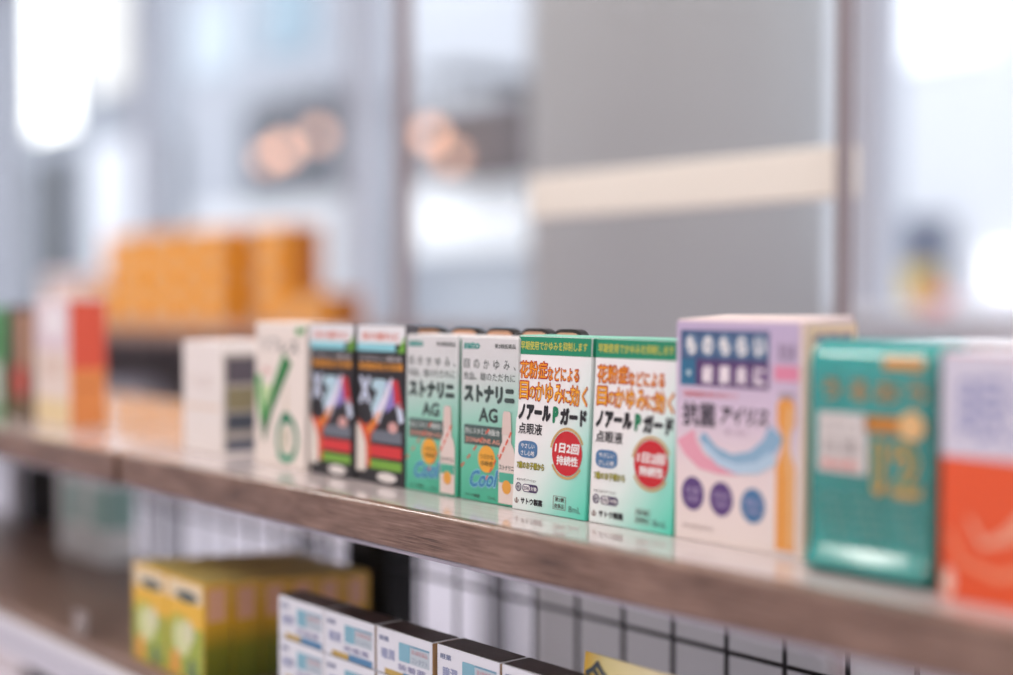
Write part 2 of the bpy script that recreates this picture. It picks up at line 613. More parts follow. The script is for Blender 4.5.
def shelf_board(name, x0, x1, y0, y1, ztop, label, thick=0.0205):
    s = empty(name, (0, y0, ztop), label, 'shelf', 'wooden shelf boards of the display')
    d_ = y1 - y0
    box('board', x0, x1, 0.0065, d_, -thick, -0.0012, EDGE_WOOD, s)
    box('laminate_top', x0, x1, 0.0065, d_, -0.001, 0.0, TOP_WOOD, s)
    edge_strip(x0, x1, -thick, 0.0, 0.0062, 0.0024, EDGE_WOOD, s)
    box('label_rail', x0, x1, 0.0012, 0.004, -thick - 0.0024, -thick - 0.0002, ALU, s, 0.0005)
    return s


shelf_board('shelf_board', -0.897, 0.03, 0.404, 0.66, SH, 'upper wood edged shelf board carrying the eye drop cartons')
shelf_board('shelf_board', -1.75, -0.9025, 0.4015, 0.66, SH, 'far wood edged shelf board beyond the dark joint at left')
LZ = 0.81
ls = empty('lower_shelf_board', (0, 0.404, LZ), 'lower brown shelf board carrying the yellow cartons', 'shelf', 'wooden shelf boards of the display')
box('board', -1.75, 0.03, 0.004, 0.176, -0.03, 0.0, LOW_WOOD, ls, 0.001)
box('label_rail', -1.75, 0.03, -0.004, 0.0035, -0.036, -0.009, mat('#dad9e2', 0.35), ls, 0.001)
box('rail_slot', -1.75, 0.03, -0.0046, -0.0041, -0.032, -0.013, mat('#c3c3cf', 0.3), ls)
tagc = empty('price_clip', (-0.985, 0.4120, LZ + 0.0002), 'small clear price clip standing at the lower shelf edge', 'clip')
box('plate', -0.012, 0.012, 0.0, 0.0012, 0.002, 0.017, mat('#8f8480', 0.3), tagc, 0.0004)
box('foot', -0.008, 0.008, -0.003, 0.004, 0.0, 0.002, mat('#9a908c', 0.3), tagc)

# black uprights and the wire grid behind the shelves
for ux, uw, nm in ((-0.8665, 0.0265, 'black steel upright behind the yellow cartons'), (-1.5105, 0.0375, 'black steel upright at far left under the shelf'), (-0.09, 0.0265, 'black steel upright past the right frame edge')):
    up = empty('upright_post', (ux, 0.5805, 0), nm, 'post', 'black uprights of the display')
    box('channel', -uw, uw, 0.0015, 0.03, 0.008, SH - 0.0215, BLACK, up, 0.002)
    box('foot', -0.05, 0.05, -0.02, 0.08, 0, 0.0078, BLACK, up, 0.002)
    for k in range(3):
        box('slot_plate', -0.004, 0.004, 0.0002, 0.0014, SH - 0.16 + 0.04 * k, SH - 0.145 + 0.04 * k, mat('#2c2c30', 0.4), up)
pol = empty('silver_tube', (-1.512, 0.560, LZ + 0.0002), 'thin silver tube beside the far black upright', 'tube')
link('tube', tube_mesh((0, 0, 0), (0, 0, SH - 0.0215 - LZ), 0.008, 12), pol, mat('#c9c9d3', 0.3, 0.4))
WIRE = mat('#26262a', 0.4, 0.3)
GY = 0.5845
for g0, g1, nm in ((-0.836, -0.13, 'black wire grid panel between the near uprights under the shelf'), (-1.468, -0.897, 'black wire grid panel behind the yellow cartons, far bay')):
    gp = empty('wire_grid', ((g0 + g1) / 2, GY, LZ - 0.4), nm, 'wire grid', 'wire grid panels of the display')
    hw = (g1 - g0) / 2
    x = -0.4087 * GY / 0.55
    pitch = 0.0381 * GY / 0.55
    vm = tube_mesh((0, 0, 0), (0, 0, 0.519), 0.0014, 8)
    k0 = math.ceil((g0 - x) / pitch)
    k1 = math.floor((g1 - x) / pitch)
    for k in range(k0, k1 + 1):
        o = link('vertical_wire', vm, gp, WIRE)
        o.location = (x + k * pitch - gp.location.x, 0, 0)
    hm = tube_mesh((-hw, 0, 0), (hw, 0, 0), 0.0014, 8)
    for z in (SH + 0.10369 - 0.183 * GY / 0.55, LZ - 0.03, LZ - 0.16, LZ - 0.29, LZ - 0.39):
        o = link('horizontal_wire', hm, gp, WIRE)
        o.location = (0, 0.0026, z - gp.location.z)

# ------------------------------------------------------------------ the eye drop cartons
Y0 = 0.4476
Z0 = SH + 0.0001
WHITE = mat('#f1efee', 0.4)
INK = mat('#1f1e24', 0.5)
GROUP = 'medicine cartons standing on the upper shelf'

# --- white carton with orange lettering (two)
W_, H_, D_ = 0.0532, 0.0858, 0.0215
body_m = ramp_mat('white_to_mint', [(0.0, '#4fd0b4'), (0.18, '#8fdcca'), (0.42, '#dfeeea'), (0.6, '#f0eeee'), (1.0, '#f2f0f0')],
                  (-9.5, 0.0, 7.0), 0.35)
# shift: dot = -9.5x + 7z ; lower right corner is the mint end
n_ = body_m.node_tree
ad = n_.nodes.new('ShaderNodeMath')
ad.operation = 'ADD'
ad.inputs[1].default_value = 0.5
dn = [x for x in n_.nodes if x.type == 'VECT_MATH'][0]
cr = [x for x in n_.nodes if x.type == 'VALTORGB'][0]
n_.links.new(dn.outputs['Value'], ad.inputs[0])
n_.links.new(ad.outputs[0], cr.inputs[0])
noir, f, s = carton('eye_drop_carton', W_, D_, H_, body_m, lean=0.056, flap_mat=mat('#7fcdb4', 0.4))
RED, ORG, YEL = mat('#b3200f', 0.45), mat('#f0981a', 0.45), mat('#f5b02a', 0.45)
band = f.rect('green_band', 0.004, 0.996, 0.003, 0.105, mat('#0f8a66', 0.4), 0)
f.text('早期使用でかゆみを抑制します', 0.035, 0.945, 0.028, 0.078, mat('#d8cf57', 0.45), 0.012, 1, band)


def outlined(fc, s_, u0, u1, t0, t1, outer, inner, b0=0.055, b1=0.0, layer=1, parent=None, grow=0.012):
    o = fc.text(s_, u0 - grow, u1 + grow, t0 - grow * fc.w / fc.h, t1 + grow * fc.w / fc.h, outer, b0, layer, parent)
    fc.text(s_, u0, u1, t0, t1, inner, b1, layer + 1, o)
    return o


outlined(f, '花粉症', 0.045, 0.415, 0.145, 0.238, RED, ORG, 0.05, 0.012)
outlined(f, 'などによる', 0.435, 0.845, 0.175, 0.243, RED, ORG, 0.05, 0.012)
outlined(f, '目', 0.05, 0.165, 0.262, 0.36, RED, YEL, 0.05, 0.012)
outlined(f, 'の', 0.185, 0.265, 0.290, 0.352, RED, YEL, 0.05, 0.012)
outlined(f, 'かゆみ', 0.275, 0.645, 0.264, 0.368, RED, YEL, 0.05, 0.012)
outlined(f, 'に', 0.66, 0.74, 0.296, 0.362, RED, YEL, 0.05, 0.012)
outlined(f, '効く', 0.75, 0.965, 0.268, 0.376, RED, YEL, 0.05, 0.012)
f.text('ノアール', 0.04, 0.495, 0.388, 0.482, INK, 0.085, 1)
f.text('P', 0.52, 0.60, 0.390, 0.484, mat('#0f7d55', 0.45), 0.08, 1)
f.text('ガード', 0.622, 0.975, 0.392, 0.490, INK, 0.085, 1)
f.text('点眼液', 0.05, 0.385, 0.497, 0.562, INK, 0.02, 1)
bd = f.ellipse('red_badge', 0.735, 0.645, 0.200, 0.200 * W_ / H_, mat('#c81f2b', 0.4), 2)
f.ring('gold_ring', 0.735, 0.645, 0.232, 0.232 * W_ / H_, 0.90, mat('#c9a468', 0.4), 2, bd, 35, 150)
f.ring('gold_ring', 0.735, 0.645, 0.232, 0.232 * W_ / H_, 0.90, mat('#c9a468', 0.4), 2, bd, 190, 335)
f.text('1日2回', 0.575, 0.895, 0.588, 0.645, WHITE, 0.04, 3, bd, slant=0.03)
f.text('持続性', 0.60, 0.885, 0.658, 0.712, WHITE, 0.03, 3, bd)
bb = f.ellipse('blue_badge', 0.195, 0.648, 0.145, 0.052, mat('#4d79a6', 0.45), 1, wob=(0.07, 4, 3.14))
f.text('やさしい', 0.10, 0.29, 0.615, 0.642, WHITE, 0.012, 2, bb)
f.text('さし心地', 0.10, 0.29, 0.655, 0.684, WHITE, 0.012, 2, bb)
outlined(f, '7歳のお子様から', 0.055, 0.43, 0.722, 0.758, mat('#5d5a2a', 0.5), mat('#c9c23c', 0.5), 0.06, 0.0, grow=0.006)
f.text('セルフメディケーション', 0.055, 0.33, 0.815, 0.832, INK, 0.01, 1)
PUR = mat('#46365f', 0.45)
f.ring('tax_mark', 0.085, 0.868, 0.042, 0.042 * W_ / H_, 0.72, PUR, 1)
f.text('税', 0.062, 0.108, 0.856, 0.880, PUR, 0.01, 2)
tp = f.rrect('tax_pill', 0.14, 0.36, 0.846, 0.892, 0.0019, PUR, 1)
f.rrect('tax_pill_field', 0.15, 0.25, 0.851, 0.887, 0.0015, WHITE, 2, tp)
f.text('控除', 0.157, 0.243, 0.857, 0.881, PUR, 0.01, 3, tp)
f.text('対象', 0.262, 0.348, 0.857, 0.881, WHITE, 0.01, 3, tp)
f.ring('maker_mark', 0.065, 0.945, 0.030, 0.018, 0.7, mat('#8d7b76', 0.45), 1, None, -20, 200)
f.stroke('maker_mark', [(0.065, 0.93), (0.065, 0.958)], 0.02, mat('#8d7b76', 0.45), 1)
f.text('サトウ製薬', 0.125, 0.43, 0.925, 0.963, INK, 0.045, 1)
LINE = mat('#8c7f78', 0.5)
for u0, u1, t0, t1 in ((0.575, 0.745, 0.886, 0.889), (0.575, 0.745, 0.958, 0.961), (0.575, 0.582, 0.886, 0.961), (0.738, 0.745, 0.886, 0.961)):
    f.rect('frame_line', u0, u1, t0, t1, LINE, 1)
f.text('第2類', 0.598, 0.722, 0.893, 0.918, mat('#5c4f4c', 0.5), 0.012, 1)
f.text('医薬品', 0.598, 0.722, 0.929, 0.953, mat('#5c4f4c', 0.5), 0.012, 1)
f.text('8mL', 0.785, 0.94, 0.930, 0.965, mat('#4f5f5c', 0.5), 0.0, 1)
s.rect('green_band', 0.02, 0.98, 0.003, 0.105, mat('#0f8a66', 0.4), 0)
s.text('点眼液', 0.2, 0.8, 0.42, 0.48, INK, 0.02, 1)
noir2 = copy_tree(noir)
place(noir, -0.5350, Y0 - 0.0008, Z0, 'sharply focused white eye drop carton with green band and orange lettering, beside mint carton', 'box', GROUP)
place(noir2, -0.4798, Y0 - 0.0002, Z0, 'slightly blurred white eye drop carton with green band, beside the lavender carton', 'box', GROUP)

# --- silver to mint carton with bottle picture (two)
W_, H_, D_ = 0.0462, 0.0845, 0.024
ag_m = ramp_mat('silver_to_mint', [(0.0, '#3fae8c'), (0.3, '#63c3a4'), (0.55, '#9fd2c2'), (0.8, '#d5d9d9'), (1.0, '#dcdbdc')], (-2.0, 0, 11.6), 0.35)
n_ = ag_m.node_tree
ad = n_.nodes.new('ShaderNodeMath')
ad.operation = 'ADD'
ad.inputs[1].default_value = 0.08
dn = [x for x in n_.nodes if x.type == 'VECT_MATH'][0]
cr = [x for x in n_.nodes if x.type == 'VALTORGB'][0]
n_.links.new(dn.outputs['Value'], ad.inputs[0])
n_.links.new(ad.outputs[0], cr.inputs[0])
ag, f, s = carton('eye_drop_carton', W_, D_, H_, ag_m, lean=0.012, flap_mat=mat('#dcd9d8', 0.4))
DG = mat('#3a4a48', 0.5)
f.text('sato', 0.045, 0.34, 0.03, 0.072, mat('#4aa097', 0.5), 0.045, 1)
f.text('第2類医薬品', 0.60, 0.955, 0.036, 0.064, mat('#5f6664', 0.5), 0.01, 1)
for k, ch in enumerate('目のかゆみ'):
    f.text(ch, 0.055 + 0.175 * k, 0.155 + 0.175 * k, 0.135, 0.19, DG, 0.0, 1)
f.text('、', 0.925, 0.96, 0.17, 0.19, DG, 0.0, 1)
f.text('充血、瞼のただれに', 0.05, 0.95, 0.212, 0.262, DG, 0.0, 1)
f.text('ストナリニ', 0.06, 0.945, 0.288, 0.396, DG, 0.085, 1)
f.text('AG', 0.33, 0.66, 0.424, 0.512, DG, 0.035, 1)
bn = f.rect('dark_band', 0.07, 0.74, 0.535, 0.655, mat('#4b5f5c', 0.45), 1)
f.text('抗ヒスタミン剤配合', 0.09, 0.70, 0.553, 0.590, mat('#dfe6e3', 0.5), 0.012, 2, bn)
f.text('ZONALINE AG', 0.09, 0.70, 0.612, 0.640, mat('#e3a08c', 0.5), 0.02, 2, bn)
REDD = mat('#e0684f', 0.5)
for k in range(5):
    f.stroke('red_dash', [(0.02 + 0.11 * k, 0.80 - 0.055 * k), (0.075 + 0.11 * k, 0.772 - 0.055 * k)], 0.022, REDD, 3)
for k in range(4):
    f.stroke('red_dash', [(0.46 + 0.07 * k, 0.86 - 0.05 * k), (0.50 + 0.07 * k, 0.832 - 0.05 * k)], 0.022, REDD, 3)
oc = f.ellipse('orange_badge', 0.475, 0.735, 0.150, 0.150 * W_ / H_, mat('#eda93a', 0.45), 2)
f.text('つるかな', 0.355, 0.60, 0.705, 0.735, mat('#6b5a2c', 0.5), 0.01, 3, oc)
f.text('点眼感', 0.37, 0.585, 0.745, 0.775, mat('#6b5a2c', 0.5), 0.01, 3, oc)
o = f.text('Cool', 0.175, 0.665, 0.805, 0.925, mat('#8cc6dd', 0.45), 0.07, 2, slant=0.12, rise=0.02)
f.text('Cool', 0.185, 0.655, 0.812, 0.918, mat('#2f7fae', 0.45), 0.02, 3, o, slant=0.12, rise=0.02)
bt = f.poly('bottle_picture', [(0.69, 0.985), (0.685, 0.70), (0.70, 0.655), (0.745, 0.62), (0.745, 0.575), (0.90, 0.575), (0.90, 0.62), (0.945, 0.655), (0.965, 0.70), (0.965, 0.985)], mat('#e3d3cc', 0.4), 4)
f.poly('bottle_cap', [(0.74, 0.574), (0.755, 0.45), (0.775, 0.435), (0.87, 0.435), (0.89, 0.45), (0.905, 0.574)], mat('#ddc8c0', 0.4), 5, bt)
f.text('ストナリニ', 0.70, 0.95, 0.755, 0.785, DG, 0.03, 5, bt)
f.rect('bottle_label', 0.70, 0.955, 0.80, 0.86, mat('#4fae94', 0.45), 5, bt)
f.ellipse('bottle_badge', 0.83, 0.885, 0.075, 0.075 * W_ / H_, mat('#e3a040', 0.45), 6, bt)
for k in range(4):
    f.stroke('red_dash', [(0.70 + 0.055 * k, 0.725 - 0.045 * k), (0.735 + 0.055 * k, 0.69 - 0.045 * k)], 0.026, REDD, 6, bt)
f.text('サトウ製薬', 0.10, 0.36, 0.955, 0.975, DG, 0.02, 1)
f.text('15mL', 0.50, 0.64, 0.955, 0.975, DG, 0.0, 1)
s.rect('side_panel_print', 0.06, 0.94, 0.02, 0.98, mat('#4f9f84', 0.45), 0)
ag2 = copy_tree(ag)
place(ag, -0.5795, Y0 + 0.0012, Z0, 'mint eye drop carton with bottle picture, touching the white orange lettered carton', 'box', GROUP)
place(ag2, -0.6290, Y0 + 0.0015, Z0, 'mint eye drop carton with bottle picture, beside the black carton', 'box', GROUP)

# --- black carton with white and red emblem (two)
W_, H_, D_ = 0.0475, 0.0895, 0.009
BLK = mat('#1d1c22', 0.4)
bk, f, s = carton('black_carton', W_, D_, H_, BLK, lean=0.01, flap_mat=mat('#6a666c', 0.4))
tb = f.rect('white_band', 0.004, 0.996, 0.003, 0.115, mat('#ecebee', 0.4), 0)
f.text('目の疲れに', 0.12, 0.88, 0.045, 0.095, mat('#d87a64', 0.5), 0.03, 1, tb)
f.rect('cyan_band', 0.004, 0.80, 0.115, 0.165, mat('#8fd3df', 0.4), 0)
f.poly('green_mark', [(0.84, 0.17), (0.99, 0.17), (0.99, 0.06)], mat('#6fae3c', 0.45), 1)
f.text('ビタミン配合', 0.06, 0.94, 0.195, 0.225, mat('#c9c2c4', 0.5), 0.02, 1)
f.text('高濃度処方目薬', 0.04, 0.96, 0.235, 0.285, mat('#cf8a2e', 0.5), 0.04, 1)
LB = mat('#cfd9ee', 0.4)
f.text('X', 0.05, 0.30, 0.325, 0.50, LB, 0.05, 1)
f.text('7', 0.30, 0.62, 0.34, 0.56, mat('#b8d8e6', 0.4), 0.09, 1, slant=0.2)
f.stroke('white_slash', [(0.40, 0.60), (0.60, 0.46), (0.74, 0.33)], (0.16, 0.05), mat('#e4e0f2', 0.4), 2)
f.poly('red_wedge', [(0.74, 0.34), (0.86, 0.34), (0.96, 0.52), (0.80, 0.50)], mat('#c8303c', 0.4), 2)
f.poly('violet_wedge', [(0.58, 0.36), (0.74, 0.34), (0.80, 0.50), (0.62, 0.55)], mat('#8d7fc6', 0.4), 1)
f.stroke('pale_wedge', [(0.86, 0.48), (0.94, 0.60)], 0.10, mat('#d2dcf0', 0.4), 2)
f.poly('cream_shape', [(0.0, 0.93), (0.0, 0.62), (0.12, 0.66), (0.22, 0.78), (0.20, 0.93)], mat('#e6ddd4', 0.4), 1)
f.poly('orange_shape', [(0.02, 0.60), (0.20, 0.64), (0.42, 0.58), (0.50, 0.54), (0.46, 0.62), (0.30, 0.70), (0.30, 0.90), (0.22, 0.90), (0.20, 0.74)], mat('#d8542c', 0.4), 2)
f.stroke('orange_pipe', [(0.24, 0.68), (0.50, 0.55)], 0.05, mat('#e8993a', 0.4), 3)
f.rect('grey_panel', 0.32, 0.94, 0.66, 0.735, mat('#6d7480', 0.4), 1)
f.ellipse('pink_disc', 0.76, 0.635, 0.10, 0.035, mat('#d9a6a2', 0.4), 2)
f.rect('red_strip', 0.28, 0.94, 0.755, 0.83, mat('#d8363a', 0.4), 1)
f.rect('green_strip', 0.28, 0.94, 0.85, 0.905, mat('#78ad3e', 0.4), 1)
f.ellipse('white_oval', 0.64, 0.952, 0.20, 0.030, mat('#e9e3e0', 0.4), 1)
s.rect('grey_band', 0.02, 0.98, 0.003, 0.115, mat('#55535a', 0.4), 0)
s.rect('green_mark', 0.1, 0.8, 0.12, 0.16, mat('#3f6a2c', 0.45), 1)
bk2 = copy_tree(bk)
place(bk, -0.7265, Y0 + 0.0005, Z0, 'black carton with white band on top, beside the cream carton with green V', 'box', GROUP)
place(bk2, -0.6765, Y0 + 0.001, Z0, 'black carton with white band on top, beside the mint carton', 'box', GROUP)

# --- cream carton with a green V
W_, H_, D_ = 0.0610, 0.0893, 0.03
CRM = mat('#efe4dc', 0.4)
vc, f, s = carton('cream_carton', W_, D_, H_, CRM, lean=0.02)
GRY = mat('#9b9a98', 0.5)
f.text('リフ', 0.12, 0.44, 0.10, 0.20, GRY, 0.03, 1)
f.text('レス', 0.50, 0.86, 0.12, 0.21, mat('#6f716f', 0.5), 0.03, 1)
f.stroke('green_leaf', [(0.075, 0.37), (0.09, 0.48), (0.135, 0.60), (0.20, 0.74)], (0.12, 0.10), mat('#4aa653', 0.4), 2)
f.stroke('green_leaf', [(0.21, 0.75), (0.30, 0.60), (0.47, 0.42), (0.65, 0.24)], (0.10, 0.19), mat('#2b8f45', 0.4), 2)
f.stroke('dark_leaf_edge', [(0.225, 0.77), (0.34, 0.60), (0.50, 0.43), (0.67, 0.25)], (0.05, 0.06), mat('#125f35', 0.4), 3)
f.poly('pale_leaf', [(0.10, 0.44), (0.36, 0.44), (0.22, 0.66)], mat('#cfe2b0', 0.4), 1)
f.poly('leaf_tip', [(0.14, 0.69), (0.28, 0.69), (0.23, 0.83), (0.19, 0.83)], mat('#0f6238', 0.4), 4)
f.text('目薬', 0.16, 0.30, 0.315, 0.355, mat('#d98f8c', 0.5), 0.02, 1)
f.ring('bottle_picture', 0.66, 0.80, 0.215, 0.165, 0.72, mat('#0f8460', 0.4), 1)
f.poly('bottle_picture_neck', [(0.50, 0.69), (0.57, 0.615), (0.69, 0.615), (0.76, 0.69)], mat('#0f7d58', 0.4), 2)
f.poly('bottle_picture_foot', [(0.46, 0.91), (0.80, 0.91), (0.72, 0.955), (0.54, 0.955)], mat('#1a9a74', 0.4), 2)
f.rect('bottle_picture_label', 0.54, 0.72, 0.72, 0.88, mat('#e3d9c8', 0.4), 2)
f.text('V', 0.57, 0.69, 0.75, 0.84, mat('#a9a58d', 0.5), 0.0, 3)
f.poly('dropper_picture', [(0.605, 0.61), (0.62, 0.42), (0.64, 0.42), (0.655, 0.61)], mat('#d9cdb4', 0.4), 1)
f.ellipse('green_dot', 0.86, 0.055, 0.06, 0.03, mat('#4fa257', 0.4), 1)
f.stroke('green_line', [(0.92, 0.06), (0.995, 0.02)], 0.03, mat('#4fa257', 0.4), 1)
place(vc, -0.7925, Y0, Z0, 'cream carton printed with a large green V and a green bottle outline', 'box', GROUP)

# --- plain white carton with pictures on its side
W_, H_, D_ = 0.0555, 0.0752, 0.044
wc, f, s = carton('white_carton', W_, D_, H_, mat('#f0e8e4', 0.4))
f.rect('pale_line', 0.05, 0.95, 0.56, 0.60, mat('#ead6c6', 0.5), 0)
f.text('目薬', 0.25, 0.75, 0.30, 0.42, mat('#e5d8d3', 0.5), 0.0, 1)
s.rect('side_panel_print', 0.03, 0.97, 0.10, 0.97, mat('#a79f98', 0.45), 0)
s.rect('side_picture', 0.08, 0.92, 0.14, 0.36, mat('#554d57', 0.45), 1)
s.rect('side_picture', 0.08, 0.60, 0.40, 0.60, mat('#857c5c', 0.45), 1)
s.rect('side_picture', 0.08, 0.92, 0.63, 0.78, mat('#3e4450', 0.45), 1)
s.rect('side_picture', 0.08, 0.70, 0.86, 0.96, mat('#54596a', 0.45), 1)
place(wc, -0.8905, Y0, Z0, 'plain white carton with dark pictures on its side, left of the green V carton', 'box', GROUP)

# --- white carton with a red and orange side
W_, H_, D_ = 0.073, 0.104, 0.031
rc, f, s = carton('white_carton', W_, D_, H_, mat('#eddcd2', 0.4))
f.rect('lilac_panel', 0.03, 0.97, 0.02, 0.40, mat('#e5d2da', 0.45), 0)
f.ellipse('white_disc', 0.55, 0.17, 0.30, 0.13, mat('#f4eef2', 0.45), 1)
f.text('目薬', 0.25, 0.75, 0.46, 0.60, mat('#d9b8a4', 0.5), 0.0, 1)
f.rect('yellow_panel', 0.03, 0.97, 0.78, 0.98, mat('#ecd6a8', 0.45), 0)
s.rect('red_panel', 0.01, 0.99, 0.01, 0.54, mat('#d9553c', 0.45), 0)
s.rect('orange_panel', 0.01, 0.99, 0.54, 0.99, mat('#e08a4a', 0.45), 0)
s.rect('dark_line', 0.15, 0.85, 0.66, 0.69, mat('#c06a38', 0.45), 1)
place(rc, -1.160, Y0, Z0, 'blurred white carton with a red and orange side near the far shelf end', 'box', GROUP)

# --- two dark cartons at the far left
W_, H_, D_ = 0.052, 0.098, 0.03
gc, f, s = carton('dark_carton', W_, D_, H_, mat('#5d4a44', 0.45))
f.rect('tan_panel', 0.45, 0.97, 0.05, 0.55, mat('#b98d70', 0.45), 0)
f.ellipse('red_disc', 0.55, 0.66, 0.32, 0.15, mat('#c4513f', 0.45), 1)
f.rect('dark_panel', 0.03, 0.97, 0.80, 0.98, mat('#6d5a3c', 0.45), 0)
s.rect('tan_panel', 0.03, 0.97, 0.03, 0.97, mat('#8a6f60', 0.45), 0)
place(gc, -1.232, Y0 + 0.004, Z0, 'dark brown carton with a red disc beside the white and red carton', 'box', GROUP)
g2, f, s = carton('green_carton', W_, D_, H_ * 0.98, mat('#5fa06a', 0.45))
f.rect('white_panel', 0.1, 0.9, 0.5, 0.9, mat('#d8ddd2', 0.45), 0)
s.rect('green_panel', 0.03, 0.97, 0.03, 0.5, mat('#3f9a58', 0.45), 0)
s.rect('brown_panel', 0.03, 0.97, 0.5, 0.97, mat('#6a5344', 0.45), 0)
place(g2, -1.300, Y0 + 0.004, Z0, 'green carton at the far left edge of the picture', 'box', GROUP)

# --- lavender carton
W_, H_, D_ = 0.0705, 0.0945, 0.033
lv_m = ramp_mat('lavender_to_cream', [(0.0, '#efe2dc'), (0.35, '#eddcdd'), (0.6, '#d9c6da'), (1.0, '#c2b1d0')], (0, 0, 10.8), 0.38)
lv, f, s = carton('lavender_carton', W_, D_, H_, lv_m, lean=0.008, flap_mat=mat('#ecd8d4', 0.4))
fl = [o for o in lv.children if o.name.startswith('top_flap')][0]
for v in fl.data.vertices:            # the lid springs open a little at the back
    if v.co.z > H_:
        v.co.z += 0.0022 * max(0.0, v.co.y / D_) ** 0.7
pn = f.rect('blue_panel', 0.04, 0.735, 0.04, 0.172, mat('#3f5c84', 0.4), 0)
pn2 = f.rect('violet_panel', 0.04, 0.735, 0.172, 0.292, mat('#573d6e', 0.4), 0)
f.rect('teal_tile', 0.04, 0.165, 0.172, 0.292, mat('#2f6f92', 0.4), 1, pn2)
for k, ch in enumerate('ものもらい'):
    tl = f.ellipse('tile', 0.128 + 0.135 * k, 0.108, 0.060, 0.054, mat('#6f8aa8', 0.4), 2, pn, 24)
    f.text(ch, 0.088 + 0.135 * k, 0.168 + 0.135 * k, 0.066, 0.150, WHITE, 0.06, 3, pn)
f.text('・', 0.09, 0.13, 0.22, 0.25, mat('#b9cfd8', 0.4), 0.05, 3, pn2)
for k, ch in enumerate('結膜炎に'):
    f.ellipse('tile', 0.263 + 0.135 * k, 0.237, 0.058, 0.052, mat('#78588a', 0.4), 2, pn2, 24)
    f.text(ch, 0.220 + 0.135 * k, 0.306 + 0.135 * k, 0.195, 0.278, mat('#f3e9ee', 0.4), 0.045, 3, pn2)
f.text('防腐剤無添加の使い切りタイプ', 0.07, 0.50, 0.315, 0.345, mat('#e08a94', 0.5), 0.02, 1)
f.text('抗菌', 0.06, 0.33, 0.365, 0.478, mat('#4a4450', 0.5), 0.03, 1)
f.text('アイリス', 0.37, 0.735, 0.375, 0.455, mat('#3f3944', 0.5), 0.045, 1, slant=0.05)
f.text('使い切り', 0.40, 0.58, 0.475, 0.505, mat('#b49aae', 0.5), 0.0, 1)
f.stroke('pink_wave', [(0.085, 0.52), (0.13, 0.58), (0.22, 0.635), (0.36, 0.66), (0.52, 0.665)], (0.16, 0.03), mat('#e9a3b6', 0.4), 1)
f.stroke('blue_wave', [(0.22, 0.515), (0.32, 0.585), (0.46, 0.62), (0.62, 0.60), (0.74, 0.54), (0.80, 0.47)], (0.06, 0.13), mat('#8fb4d0', 0.4), 2)
f.stroke('pale_wave', [(0.24, 0.56), (0.36, 0.625), (0.50, 0.65), (0.66, 0.635), (0.78, 0.58)], (0.04, 0.08), mat('#b9d2e6', 0.4), 3)
for cu, ct, hx, tx in ((0.150, 0.785, '#5f4480', '抗菌'), (0.380, 0.793, '#5f4480', '無添加'), (0.625, 0.803, '#4a79a6', '使切')):
    el = f.ellipse('round_badge', cu, ct, 0.092, 0.092 * W_ / H_ * 1.12, mat(hx, 0.4), 1)
    f.text(tx, cu - 0.055, cu + 0.055, ct - 0.03, ct, mat('#b9a8cc', 0.4), 0.0, 2, el)
    f.text('効果', cu - 0.045, cu + 0.045, ct + 0.01, ct + 0.038, mat('#b9a8cc', 0.4), 0.0, 2, el)
f.text('第2類医薬品', 0.07, 0.32, 0.925, 0.945, mat('#b3a29e', 0.5), 0.0, 1)
f.text('第2類', 0.80, 0.93, 0.09, 0.17, mat('#8a7894', 0.5), 0.0, 1)
f.rect('pink_label', 0.775, 0.955, 0.185, 0.25, mat('#e38ca8', 0.4), 1)
f.rect('grey_line', 0.81, 0.92, 0.30, 0.325, mat('#a99aa6', 0.4), 1)
o = f.poly('dropper_picture', [(0.795, 0.975), (0.795, 0.62), (0.835, 0.55), (0.835, 0.48), (0.80, 0.43), (0.80, 0.35), (0.83, 0.325), (0.90, 0.325), (0.93, 0.35), (0.93, 0.43), (0.895, 0.48), (0.895, 0.55), (0.935, 0.62), (0.935, 0.975)], mat('#eda24e', 0.4), 2)
f.stroke('dropper_stripe', [(0.905, 0.36), (0.875, 0.52), (0.905, 0.66), (0.905, 0.96)], 0.035, mat('#f0c08a', 0.4), 3, o)  # lighter stripe printed along the dropper
f.rect('cream_edge', 0.965, 0.998, 0.0, 1.0, mat('#efd9c6', 0.4), 1)
s.rect('cream_panel', 0.01, 0.99, 0.003, 0.99, mat('#efd2b0', 0.4), 0)
s.text('点眼液', 0.12, 0.90, 0.045, 0.085, mat('#7d5a86', 0.5), 0.05, 1)
s.rect('violet_line', 0.20, 0.85, 0.058, 0.072, mat('#7d5a86', 0.5), 2)
place(lv, -0.4246, Y0 - 0.0003, Z0, 'lavender carton with blue and violet lettered panel and orange dropper picture', 'box', GROUP)

# --- teal shrink wrapped pack
W_, H_, D_ = 0.0560, 0.0888, 0.026
pk = empty('teal_pack')
bm = bmesh.new()
NX, NZ = 12, 16


def pillow(x, z, sgn):
    """front and back swell out; top and bottom roll over in a soft curve"""
    a = min(1.0, min(x, W_ - x) / 0.003)
    b = min(1.0, z / 0.003, (H_ - z) / 0.012)
    ka = math.sqrt(max(0.0, 1 - (1 - a) ** 2))
    kb = math.sqrt(max(0.0, 1 - (1 - b) ** 2))
    mid = D_ / 2
    bul = 0.0050 * max(0.0, 1 - abs(z - 0.0035) / 0.0085)
    puff = 0.0005 * math.sin(x / W_ * math.pi * 3.1) * math.sin(z / H_ * math.pi * 2.3)
    return mid + sgn * (mid * (0.80 + 0.20 * ka) * (0.28 + 0.72 * kb) + (puff if ka * kb > 0.98 else 0) + bul * ka)


